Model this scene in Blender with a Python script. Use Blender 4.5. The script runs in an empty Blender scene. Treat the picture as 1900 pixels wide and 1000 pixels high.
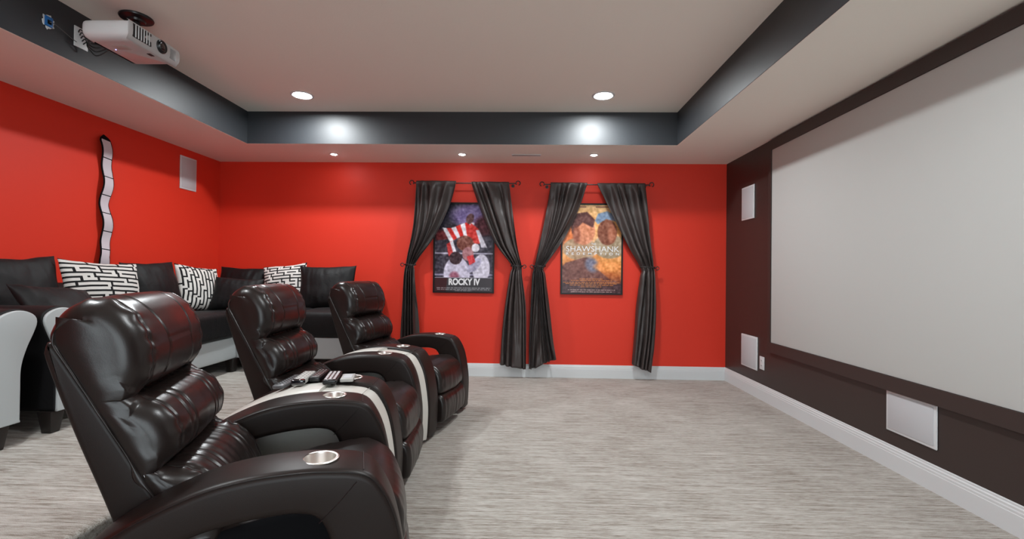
import bpy, bmesh, math, random
import numpy as np
from mathutils import Vector, Matrix, noise
random.seed(7)
S = bpy.context.scene
COL = S.collection
PI = math.pi

# ------------------------------------------------------------------ camera, world, exposure
cd = bpy.data.cameras.new('camera'); cam = bpy.data.objects.new('camera', cd); COL.objects.link(cam)
R_ = Vector((0.99958003, 0.02660482, 0.01148686)); U_ = Vector((-0.01125204, -0.0089593, 0.99989656)); F_ = Vector((-0.02670498, 0.99960588, 0.00865618))
cam.matrix_world = Matrix(((R_.x, U_.x, -F_.x, 0), (R_.y, U_.y, -F_.y, 0), (R_.z, U_.z, -F_.z, 1.175), (0, 0, 0, 1)))
cd.sensor_width = 36; cd.lens = 874.8 * 36 / 1900; cd.clip_start = .05; cd.clip_end = 50
S.camera = cam
w = bpy.data.worlds.new('world'); S.world = w; w.use_nodes = True
w.node_tree.nodes['Background'].inputs[0].default_value = (.84, .95, 1.0, 1); w.node_tree.nodes['Background'].inputs[1].default_value = 3.3   # added fill daylight, entering by the made-up opening behind the camera
S.view_settings.view_transform = 'Standard'; S.view_settings.look = 'None'; S.view_settings.gamma = 1
S.view_settings.use_curve_mapping = False; S.view_settings.exposure = .66
LAMP = 445.0      # emission of the big recessed diffusers
EYE = 110.0       # emission of the small eyeball lamps

# room dimensions (metres)
XL, XR, YB, YF = -3.559, 2.274, 5.389, -2.6
ZS, ZT = 2.44, 2.761
TXL, TXR, TYB, TYF = -2.776, 1.468, 4.613, -1.75
RX, RZ = -1.565, .25          # riser edge and height

# ------------------------------------------------------------------ materials
def mat(name, col, rough=.5, metal=0., spec=.5, coat=0., sheen=0., emit=None, es=0.):
    m = bpy.data.materials.new(name); m.use_nodes = True
    b = m.node_tree.nodes['Principled BSDF']
    b.inputs['Base Color'].default_value = (*col, 1); b.inputs['Roughness'].default_value = rough
    b.inputs['Metallic'].default_value = metal; b.inputs['Specular IOR Level'].default_value = spec
    b.inputs['Coat Weight'].default_value = coat; b.inputs['Sheen Weight'].default_value = sheen
    if emit: b.inputs['Emission Color'].default_value = (*emit, 1); b.inputs['Emission Strength'].default_value = es
    return m
def N(m, t, **kw):
    n = m.node_tree.nodes.new(t)
    for k, v in kw.items(): setattr(n, k, v)
    return n
def L(m, a, b): m.node_tree.links.new(a, b)
def bump(m, scale, strength, dist=.002, detail=4, kind='noise', vec=None, stretch=None, add=None):
    b = m.node_tree.nodes['Principled BSDF']
    tc = N(m, 'ShaderNodeTexCoord'); mp = N(m, 'ShaderNodeMapping')
    L(m, tc.outputs['Object'], mp.inputs[0])
    if stretch: mp.inputs['Scale'].default_value = stretch
    if kind == 'noise':
        t = N(m, 'ShaderNodeTexNoise'); t.inputs['Detail'].default_value = detail
    else:
        t = N(m, 'ShaderNodeTexVoronoi')
    t.inputs['Scale'].default_value = scale; L(m, mp.outputs[0], t.inputs['Vector'])
    bp = N(m, 'ShaderNodeBump'); bp.inputs['Strength'].default_value = strength; bp.inputs['Distance'].default_value = dist
    L(m, t.outputs[0], bp.inputs['Height'])
    prev = b.inputs['Normal'].links
    if prev: L(m, prev[0].from_socket, bp.inputs['Normal'])
    L(m, bp.outputs[0], b.inputs['Normal'])
    return t
def varcol(m, c1, c2, scale, stretch=(1, 1, 1), detail=5, lo=.35, hi=.65):
    b = m.node_tree.nodes['Principled BSDF']
    tc = N(m, 'ShaderNodeTexCoord'); mp = N(m, 'ShaderNodeMapping'); mp.inputs['Scale'].default_value = stretch
    t = N(m, 'ShaderNodeTexNoise'); t.inputs['Scale'].default_value = scale; t.inputs['Detail'].default_value = detail
    r = N(m, 'ShaderNodeValToRGB'); r.color_ramp.elements[0].position = lo; r.color_ramp.elements[1].position = hi
    r.color_ramp.elements[0].color = (*c1, 1); r.color_ramp.elements[1].color = (*c2, 1)
    L(m, tc.outputs['Object'], mp.inputs[0]); L(m, mp.outputs[0], t.inputs['Vector']); L(m, t.outputs[0], r.inputs[0]); L(m, r.outputs[0], b.inputs['Base Color'])
    return t, r

M = {}
M['red'] = mat('red_paint', (.68, .034, .014), .55, spec=.35); bump(M['red'], 260, .12, .0006)
M['brown'] = mat('dark_brown_paint', (.036, .024, .021), .42, spec=.45); bump(M['brown'], 260, .1, .0006)
M['ceil'] = mat('ceiling_paint', (.88, .83, .755), .8, spec=.25); bump(M['ceil'], 90, .35, .002, 6)
M['tray'] = mat('tray_paint', (.017, .020, .024), .50, spec=.6); bump(M['tray'], 30, .12, .002, 3)
M['white'] = mat('white_trim', (.62, .64, .65), .4)
M['screen'] = mat('screen_cloth', (.53, .545, .53), .85, spec=.2)
M['black_velvet'] = mat('screen_frame_paint', (.04, .027, .024), .45, spec=.4)
M['leather'] = mat('brown_leather', (.0135, .0088, .0078), .31, spec=.43)
bump(M['leather'], 420, .12, .0006, kind='voronoi'); bump(M['leather'], 26, .10, .004, 3)
M['leather_flat'] = mat('brown_leather_panel', (.0165, .0112, .0098), .40, spec=.22)
bump(M['leather_flat'], 420, .12, .0006, kind='voronoi'); bump(M['leather_flat'], 9, .12, .004, 2)
M['piping'] = mat('seam_thread', (.008, .006, .006), .4)
M['cream'] = mat('cream_leather', (.60, .585, .54), .38); bump(M['cream'], 420, .1, .0005, kind='voronoi')
M['steel'] = mat('brushed_steel', (.85, .82, .78), .34, metal=1)
M['dark'] = mat('black_fabric', (.006, .006, .007), .9, spec=.1)
M['velvet'] = mat('black_velvet', (.0028, .0024, .0028), .62, spec=.28, sheen=.04)
M['velvet'].node_tree.nodes['Principled BSDF'].inputs['Sheen Roughness'].default_value = .35
bump(M['velvet'], 14, .35, .012, 3)
M['sofa_white'] = mat('white_upholstery', (.40, .425, .43), .5); bump(M['sofa_white'], 200, .1, .0006)
M['wood'] = mat('dark_wood_leg', (.010, .007, .006), .4)
M['maze_white'] = mat('printed_white', (.62, .60, .57), .85, spec=.2); M['maze_black'] = mat('printed_black', (.010, .010, .011), .85, spec=.2)
for k in ('maze_white', 'maze_black'): bump(M[k], 900, .2, .001)
M['curtain'] = mat('charcoal_curtain', (.042, .032, .030), .42, spec=.5, sheen=.0)
bump(M['curtain'], 9, .3, .006, 4, stretch=(1, 1, .5)); bump(M['curtain'], 700, .1, .0005)
M['iron'] = mat('black_iron', (.012, .011, .011), .35, spec=.6)
M['plastic_black'] = mat('black_plastic', (.010, .010, .011), .3)
M['plastic_gray'] = mat('gray_plastic', (.085, .085, .09), .35)
M['button'] = mat('gray_button', (.22, .22, .22), .5); M['button_white'] = mat('white_button', (.75, .7, .72), .4)
M['proj'] = mat('white_plastic', (.47, .475, .475), .3)
M['proj_dark'] = mat('vent_dark', (.008, .008, .009), .6); M['proj_grill'] = mat('grey_grill', (.25, .26, .26), .6)
M['lens'] = mat('lens_glass', (.006, .006, .008), .05, coat=1)
M['led'] = mat('led', (.2, .2, .8), .4, emit=(.35, .35, 1), es=3)
M['blue'] = mat('blue_plastic', (.01, .12, .36), .35)
M['speaker'] = mat('speaker_mesh', (.50, .51, .53), .7); bump(M['speaker'], 500, .2, .0008, kind='voronoi')
M['glow'] = mat('lamp_glow', (1, 1, 1), .5, emit=(.93, .98, 1.0), es=LAMP)
M['glow_eye'] = mat('eye_glow', (1, 1, 1), .5, emit=(.93, .98, 1.0), es=EYE)
M['film'] = mat('film_strip_cell', (.60, .56, .60), .55)
M['box_grey'] = mat('grey_plastic_box', (.42, .41, .39), .5)

# carpet: broken streaks running across the room, soft patches, pile bump
def carpet():
    m = mat('streaked_carpet', (.3, .28, .26), .95, spec=.1, sheen=.15); b = m.node_tree.nodes['Principled BSDF']
    tc = N(m, 'ShaderNodeTexCoord')
    def nz(scale, stretch, detail, rough=.6):
        mp = N(m, 'ShaderNodeMapping'); mp.inputs['Scale'].default_value = stretch
        t = N(m, 'ShaderNodeTexNoise'); t.inputs['Scale'].default_value = scale; t.inputs['Detail'].default_value = detail; t.inputs['Roughness'].default_value = rough
        L(m, tc.outputs['Object'], mp.inputs[0]); L(m, mp.outputs[0], t.inputs['Vector']); return t
    a = nz(1.0, (3.6, 62, 62), 6, .75); c = nz(1, (22, 190, 190), 3); p = nz(2.0, (1, 1, 1), 3); f = nz(420, (1, 1, 1), 2)
    def mx(x, y, fac):
        n = N(m, 'ShaderNodeMix'); n.data_type = 'FLOAT'; n.inputs[0].default_value = fac
        L(m, x, n.inputs[2]); L(m, y, n.inputs[3]); return n.outputs[0]
    v = mx(a.outputs[0], c.outputs[0], .33); v = mx(v, f.outputs[0], .30); v = mx(v, p.outputs[0], .09)
    r = N(m, 'ShaderNodeValToRGB'); cr = r.color_ramp
    cr.elements[0].position = .42; cr.elements[0].color = (.165, .13, .10, 1)
    cr.elements[1].position = .575; cr.elements[1].color = (.52, .50, .465, 1)
    e = cr.elements.new(.485); e.color = (.345, .315, .28, 1)
    L(m, v, r.inputs[0]); L(m, r.outputs[0], b.inputs['Base Color'])
    bp = N(m, 'ShaderNodeBump'); bp.inputs['Strength'].default_value = .6; bp.inputs['Distance'].default_value = .006
    L(m, v, bp.inputs['Height']); L(m, bp.outputs[0], b.inputs['Normal'])
    return m
M['carpet'] = carpet()

# ------------------------------------------------------------------ helpers
def link(name, me, m=None, parent=None, smooth=True):
    o = bpy.data.objects.new(name, me); COL.objects.link(o)
    if m is not None:
        for q in (m if isinstance(m, (list, tuple)) else [m]): me.materials.append(M[q])
    if smooth: me.shade_smooth()
    if parent: o.parent = parent
    return o
def obj(name, bm, m, parent=None, smooth=False, bevel=0, seg=2, autosm=None):
    bmesh.ops.recalc_face_normals(bm, faces=bm.faces)
    if bevel:
        es = [e for e in bm.edges if len(e.link_faces) == 2 and e.calc_face_angle(0) > .6]
        bmesh.ops.bevel(bm, geom=es, offset=bevel, segments=seg, profile=.5, affect='EDGES', clamp_overlap=True)
    me = bpy.data.meshes.new(name); bm.to_mesh(me); bm.free()
    o = link(name, me, m, parent, False)
    if smooth or bevel or autosm:
        me.shade_smooth()
        me.set_sharp_from_angle(angle=autosm or .7)
    return o
def thing(name, label, cat, loc=(0, 0, 0), rz=0, group=None):
    o = bpy.data.objects.new(name, None); COL.objects.link(o); o.location = loc; o.rotation_euler = (0, 0, rz)
    o.empty_display_size = .1
    o['label'] = label; o['category'] = cat
    if group: o['group'] = group
    return o
def tag(o, label, cat, group=None):
    o['label'] = label; o['category'] = cat
    if group: o['group'] = group
    return o
def struct(o): o['kind'] = 'structure'; return o
def dup(root, loc, rz, label, group=None):
    r = root.copy(); COL.objects.link(r); r.location = loc; r.rotation_euler = (0, 0, rz); r['label'] = label
    if group: r['group'] = group
    for ch in list(root.children):
        c = ch.copy(); COL.objects.link(c); c.parent = r
        for g in list(ch.children):
            d = g.copy(); COL.objects.link(d); d.parent = c
    return r
def box(bm, x0, x1, y0, y1, z0, z1):
    vs = [bm.verts.new((x, y, z)) for z in (z0, z1) for y in (y0, y1) for x in (x0, x1)]
    for f in ((0, 2, 3, 1), (4, 5, 7, 6), (0, 1, 5, 4), (2, 6, 7, 3), (0, 4, 6, 2), (1, 3, 7, 5)): bm.faces.new([vs[i] for i in f])
    return vs
def B(*b):
    bm = bmesh.new(); box(bm, *b); return bm
def cyl(bm, c, r0, r1, h, n=32, axis='z', caps=True):
    c = Vector(c); rings = []
    for r, t in ((r0, 0), (r1, h)):
        rg = []
        for i in range(n):
            a = 2 * PI * i / n; u, v = r * math.cos(a), r * math.sin(a)
            p = {'z': (u, v, t), 'x': (t, u, v), 'y': (u, t, v)}[axis]
            rg.append(bm.verts.new(c + Vector(p)))
        rings.append(rg)
    for i in range(n): bm.faces.new([rings[0][i], rings[0][(i + 1) % n], rings[1][(i + 1) % n], rings[1][i]])
    if caps: bm.faces.new(rings[0][::-1]); bm.faces.new(rings[1])
def lathe(bm, c, prof, n=40, axis='z'):
    c = Vector(c); rings = []
    for r, t in prof:
        rg = []
        for i in range(n):
            a = 2 * PI * i / n; u, v = r * math.cos(a), r * math.sin(a)
            p = {'z': (u, v, t), 'x': (t, u, v), 'y': (u, t, v)}[axis]
            rg.append(bm.verts.new(c + Vector(p)))
        rings.append(rg)
    for a, b in zip(rings, rings[1:]):
        for i in range(n): bm.faces.new([a[i], a[(i + 1) % n], b[(i + 1) % n], b[i]])
    if prof[0][0] > 1e-5 : pass
    return rings
def tube(bm, pts, r, n=8, closed=False, r1=None):
    pts = [Vector(p) for p in pts]; rings = []; K = len(pts); up = Vector((0, 0, 1))
    prev = None
    for i, p in enumerate(pts):
        a = pts[i - 1] if i > 0 or closed else p; b = pts[(i + 1) % K] if i < K - 1 or closed else p
        t = (b - a)
        if t.length < 1e-9: t = Vector((0, 0, 1))
        t.normalize()
        if prev is None:
            u = t.cross(Vector((0, 0, 1)));
            if u.length < .1: u = t.cross(Vector((1, 0, 0)))
        else: u = prev - t * prev.dot(t)
        u.normalize(); prev = u; v = t.cross(u)
        rr = r if r1 is None else r + (r1 - r) * i / (K - 1)
        rings.append([bm.verts.new(p + u * rr * math.cos(2 * PI * k / n) + v * rr * math.sin(2 * PI * k / n)) for k in range(n)])
    rg = rings + ([rings[0]] if closed else [])
    for a, b in zip(rg, rg[1:]):
        for i in range(n): bm.faces.new([a[i], a[(i + 1) % n], b[(i + 1) % n], b[i]])
    if not closed: bm.faces.new(rings[0][::-1]); bm.faces.new(rings[-1])
def catmull(pts, n, closed=False):
    P = [np.array(p, float) for p in pts]; K = len(P); out = []
    seg = K if closed else K - 1
    for i in range(seg):
        if closed: p0, p1, p2, p3 = P[i - 1], P[i], P[(i + 1) % K], P[(i + 2) % K]
        else: p0, p1, p2, p3 = P[max(i - 1, 0)], P[i], P[i + 1], P[min(i + 2, K - 1)]
        for j in range(n):
            t = j / n
            out.append(.5 * ((2 * p1) + (-p0 + p2) * t + (2 * p0 - 5 * p1 + 4 * p2 - p3) * t * t + (-p0 + 3 * p1 - 3 * p2 + p3) * t ** 3))
    if not closed: out.append(P[-1])
    return np.array(out)
def resample(pts, n, closed=True):
    P = np.array(pts, float)
    if closed: P = np.vstack([P, P[:1]])
    d = np.r_[0, np.cumsum(np.linalg.norm(np.diff(P, axis=0), axis=1))]
    t = np.linspace(0, d[-1], n + 1)[:-1] if closed else np.linspace(0, d[-1], n)
    return np.stack([np.interp(t, d, P[:, k]) for k in range(P.shape[1])], 1)
def normals2d(P):
    T = np.roll(P, -1, 0) - np.roll(P, 1, 0); T /= np.linalg.norm(T, axis=1)[:, None] + 1e-12
    n = np.stack([T[:, 1], -T[:, 0]], 1)
    area = .5 * np.sum(P[:, 0] * np.roll(P[:, 1], -1) - np.roll(P[:, 0], -1) * P[:, 1])
    return n if area > 0 else -n          # outward
def grid_mesh(name, rings, closed=True, caps='ngon', m=None, parent=None, flip=False, matidx=None):
    """rings: list of (n,3) arrays"""
    n = len(rings[0]); V = np.vstack(rings).tolist(); F = []
    for i in range(len(rings) - 1):
        a, b = i * n, (i + 1) * n
        for j in range(n if closed else n - 1):
            k = (j + 1) % n
            F.append([a + j, a + k, b + k, b + j])
    if caps == 'strip':          # outline made of two facing halves
        for q in (0, (len(rings) - 1) * n):
            for j in range(n // 2 - 1): F.append([q + j, q + j + 1, q + n - 2 - j, q + n - 1 - j])
    if caps == 'ngon': F.append(list(range(n))[::-1]); F.append([(len(rings) - 1) * n + j for j in range(n)])
    me = bpy.data.meshes.new(name); me.from_pydata(V, [], F)
    bm = bmesh.new(); bm.from_mesh(me); bmesh.ops.recalc_face_normals(bm, faces=bm.faces)
    if flip:
        for f in bm.faces: f.normal_flip()
    bm.to_mesh(me); bm.free()
    return link(name, me, m, parent)
def slab(name, outline, s0, s1, r, m, parent=None, f=None, seg=6, puff=0, mids=1, caps='ngon'):
    """outline in (u,z), swept along s from s0 to s1 with rounded rims; f maps (u,s,z)->xyz"""
    P = np.array(outline, float); Nn = normals2d(P); rings = []
    f = f or (lambda u, s, z: (u, s, z))
    def ring(off, s):
        Q = P - Nn * off
        return np.array([f(q[0], s, q[1]) for q in Q])
    for i in range(seg + 1):
        a = PI / 2 * i / seg; rings.append(ring(r * (1 - math.sin(a)), s0 + r * (1 - math.cos(a))))
    for k in range(1, mids): rings.append(ring(-puff * math.sin(PI * k / mids), s0 + r + (s1 - s0 - 2 * r) * k / mids))
    for i in range(seg, -1, -1):
        a = PI / 2 * i / seg; rings.append(ring(r * (1 - math.sin(a)), s1 - r * (1 - math.cos(a))))
    o = grid_mesh(name, rings, True, caps, m, parent)
    return o

# ------------------------------------------------------------------ the room
def slabs(name, m, *boxes, smooth=False):
    bm = bmesh.new()
    for b in boxes: box(bm, *b)
    return struct(obj(name, bm, m))
t = .12
slabs('floor', 'carpet', (XL, XR, YF, YB, -.1, 0))
# raised seating platform, carpet rolled over its edge
prof = [(XL, 0), (RX, 0), (RX, .19), (RX + .004, .205), (RX + .012, .218), (RX + .014, .232), (RX + .004, .246), (RX - .014, .25), (XL, .25)]
bm = bmesh.new(); lo = [bm.verts.new((x, YF, z)) for x, z in prof]; hi = [bm.verts.new((x, YB, z)) for x, z in prof]
for i in range(len(prof)): bm.faces.new([lo[i], lo[(i + 1) % len(prof)], hi[(i + 1) % len(prof)], hi[i]])
bm.faces.new(lo); bm.faces.new(hi[::-1])
o = obj('floor_riser', bm, 'carpet', autosm=1.0); struct(o)
slabs('wall_back', 'red', (XL - t, XR + t, YB, YB + t, 0, ZT + .1))
slabs('wall_left', 'red', (XL - t, XL, YF, YB, 0, ZT + .1))
slabs('wall_right', 'brown', (XR, XR + t, YF, YB, 0, ZT + .1))
OX0, OX1, OZ = -.75, 2.15, 2.25      # unseen opening behind the camera, invented to let in fill daylight
slabs('wall_front', 'red', (XL - t, OX0, YF - t, YF, 0, ZT + .1), (OX1, XR + t, YF - t, YF, 0, ZT + .1), (OX0, OX1, YF - t, YF, OZ, ZT + .1))
slabs('trim_5', 'white', (OX0 - .08, OX0, YF, YF + .018, 0, OZ + .08), (OX1, OX1 + .08, YF, YF + .018, 0, OZ + .08), (OX0, OX1, YF, YF + .018, OZ, OZ + .08))  # casing of the invented opening, out of view
slabs('ceiling', 'ceil', (TXL, TXR, TYF, TYB, ZT, ZT + .1),
      (XL, TXL - .004, YF, YB, ZS, ZT + .1), (TXR + .004, XR, YF, YB, ZS, ZT + .1),
      (TXL - .004, TXR + .004, TYB + .004, YB, ZS, ZT + .1), (TXL - .004, TXR + .004, YF, TYF - .004, ZS, ZT + .1))
e = .004
slabs('trim_1', 'tray', (TXL - e, TXL, TYF, TYB, ZS + .002, ZT))
slabs('trim_2', 'tray', (TXR, TXR + e, TYF, TYB, ZS + .002, ZT))
slabs('trim_3', 'tray', (TXL - e, TXR + e, TYB, TYB + e, ZS + .002, ZT))
slabs('trim_4', 'tray', (TXL - e, TXR + e, TYF - e, TYF, ZS + .002, ZT))
# baseboards with a moulded top
BP = [(0, 0), (.0155, 0), (.0155, .098), (.0135, .1), (.0135, .112), (.0105, .118), (.0105, .128), (.006, .134), (.006, .142), (.003, .1463), (0, .1463)]
def baseboard(name, a, b, inward, z=0):
    a, b, n = Vector((*a, 0)), Vector((*b, 0)), Vector((*inward, 0))
    bm = bmesh.new(); A = [bm.verts.new(a + n * p + Vector((0, 0, q + z))) for p, q in BP]; Bv = [bm.verts.new(b + n * p + Vector((0, 0, q + z))) for p, q in BP]
    for i in range(len(BP)): bm.faces.new([A[i], A[(i + 1) % len(BP)], Bv[(i + 1) % len(BP)], Bv[i]])
    bm.faces.new(A); bm.faces.new(Bv[::-1]); struct(obj(name, bm, 'white'))
baseboard('baseboard_back', (RX + .014, YB), (XR, YB), (0, -1))
baseboard('baseboard_right', (XR, YB - .0001), (XR, YF), (-1, 0))
baseboard('baseboard_left', (XL, YF), (XL, YB), (1, 0), RZ)

# ------------------------------------------------------------------ lamps
def downlight(x, y, label, group=None):
    o = thing('recessed_downlight', label, 'ceiling light', (x, y, ZT), 0, group)
    bm = bmesh.new(); lathe(bm, (0, 0, 0), [(.100, 0), (.099, -.004), (.092, -.008), (.082, -.008), (.074, -.003), (.074, 0), (.100, 0)], 48)
    obj('trim_ring', bm, 'white', o, autosm=.8)
    bm = bmesh.new(); lathe(bm, (0, 0, 0), [(.0745, -.0012), (.05, -.0016), (.025, -.0018), (.0001, -.0018)], 40)
    obj('diffuser', bm, 'glow', o, smooth=True, autosm=1.5)
    return o
g = None
downlight(-2.02, 4.18, 'lit recessed round ceiling light on the left, above the middle recliner')
downlight(.68, 4.18, 'lit recessed round ceiling light on the right, nearer the projection screen')
for x in (-2.02, .68):  # unseen second row, assumed by spacing and added for fill light
    for y in (1.55,): downlight(x, y, 'added out-of-view recessed fill light just above the top of the picture, ' + ('left' if x < 0 else 'right') + ' one')
def eyeball(x, y, label):
    o = thing('accent_spotlight', label, 'ceiling light', (x, y, ZS))
    bm = bmesh.new(); lathe(bm, (0, 0, 0), [(.046, 0), (.045, -.004), (.036, -.005), (.030, -.001), (.030, 0), (.046, 0)], 32)
    obj('trim_ring', bm, 'white', o, autosm=.8)
    bm = bmesh.new(); lathe(bm, (0, 0, 0), [(.0301, -.0015), (.02, -.008), (.0001, -.011)], 28)
    obj('bulb', bm, 'glow_eye', o, autosm=1.5)
    return o
eyeball(-2.07, 5.02, 'small lit accent light in the low ceiling over the sofa corner, leftmost of three')
eyeball(-.68, 5.0, 'small lit accent light above the dark ROCKY IV poster, middle of three')
eyeball(.72, 5.0, 'small lit accent light in the low ceiling above the orange poster, rightmost of three')
o = thing('air_vent', 'slim white ceiling air vent between two small accent lights', 'vent', (.005, 5.015, ZS))
bm = bmesh.new()
for b in ((-.155, .155, -.032, -.024, -.006, 0), (-.155, .155, .024, .032, -.006, 0), (-.155, -.147, -.024, .024, -.006, 0), (.147, .155, -.024, .024, -.006, 0)): box(bm, *b)
obj('frame', bm, 'white', o)
bm = bmesh.new(); box(bm, -.147, .147, -.024, .024, -.0012, -.0002); obj('vent_opening', bm, 'dark', o)
for i in range(5):
    y = -.018 + i * .009; bm = bmesh.new(); box(bm, -.147, .147, y, y + .004, -.005, -.0012); obj('slat', bm, 'box_grey', o)

# ------------------------------------------------------------------ right wall: screen, speakers, outlet
o = thing('projection_screen', 'huge pale grey projection screen in a wide dark brown frame on the brown wall', 'screen', (XR, 2.8, .48))
y0, y1, z0, z1 = 1.2, 4.365, .573, 2.335; Y0, Y1, Z0, Z1 = 1.15, 4.41, .482, 2.423
def rel(b): return (b[0] - XR, b[1] - XR, b[2] - 2.8, b[3] - 2.8, b[4] - .48, b[5] - .48)
bm = bmesh.new()
for b in ((XR - .032, XR, y1, Y1, Z0, Z1), (XR - .032, XR, Y0, y0, Z0, Z1), (XR - .032, XR, y0, y1, Z0, z0), (XR - .032, XR, y0, y1, z1, Z1)): box(bm, *rel(b))
obj('frame', bm, 'black_velvet', o)
bm = bmesh.new(); box(bm, *rel((XR - .024, XR - .001, y0 + .0005, y1 - .0005, z0 + .0005, z1 - .0005))); obj('screen_surface', bm, 'screen', o, bevel=.004)
def wall_speaker(label, wall, yc, zc, wy, hz, cat='speaker'):
    sgn = -1 if wall == 'R' else 1; x = XR if wall == 'R' else XL
    o = thing('wall_speaker', label, cat, (x, yc, zc))
    bm = bmesh.new(); xs = sorted((0, sgn * .011)); box(bm, xs[0], xs[1], -wy / 2, wy / 2, -hz / 2, hz / 2); obj('frame', bm, 'white', o, bevel=.0075, seg=3)
    bm = bmesh.new(); xs = sorted((sgn * .010, sgn * .0145)); box(bm, xs[0], xs[1], -wy / 2 + .017, wy / 2 - .017, -hz / 2 + .017, hz / 2 - .017); obj('grille', bm, 'speaker', o, bevel=.003)
wall_speaker('white in-wall speaker high on the brown wall beside the screen corner', 'R', 4.86, 1.923, .265, .34)
wall_speaker('white upright in-wall speaker low on the brown wall near the outlet', 'R', 4.813, .42, .335, .325)
wall_speaker('white wide in-wall speaker under the projection screen', 'R', 2.83, .357, .36, .25)
wall_speaker('white in-wall speaker high on the red wall above the sofa', 'L', 4.866, 2.187, .24, .345)
o = thing('wall_outlet', 'small white power outlet plate low on the brown wall', 'outlet', (XR, 4.562, .35))
bm = bmesh.new(); box(bm, -.006, 0, -.043, .043, -.062, .062); obj('cover_plate', bm, 'white', o, bevel=.003)
for z in (-.024, .024):
    bm = bmesh.new(); box(bm, -.0085, -.005, -.016, .016, z - .014, z + .014); s = obj('socket', bm, 'white', o, bevel=.003)
    bm = bmesh.new(); box(bm, -.0092, -.0082, -.008, -.005, z - .006, z + .006); box(bm, -.0092, -.0082, .005, .008, z - .006, z + .006); obj('socket_slots', bm, 'dark', s)

# ------------------------------------------------------------------ recliners
def nz(x, y, z, s): return noise.noise(Vector((x * s, y * s, z * s)))
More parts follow.
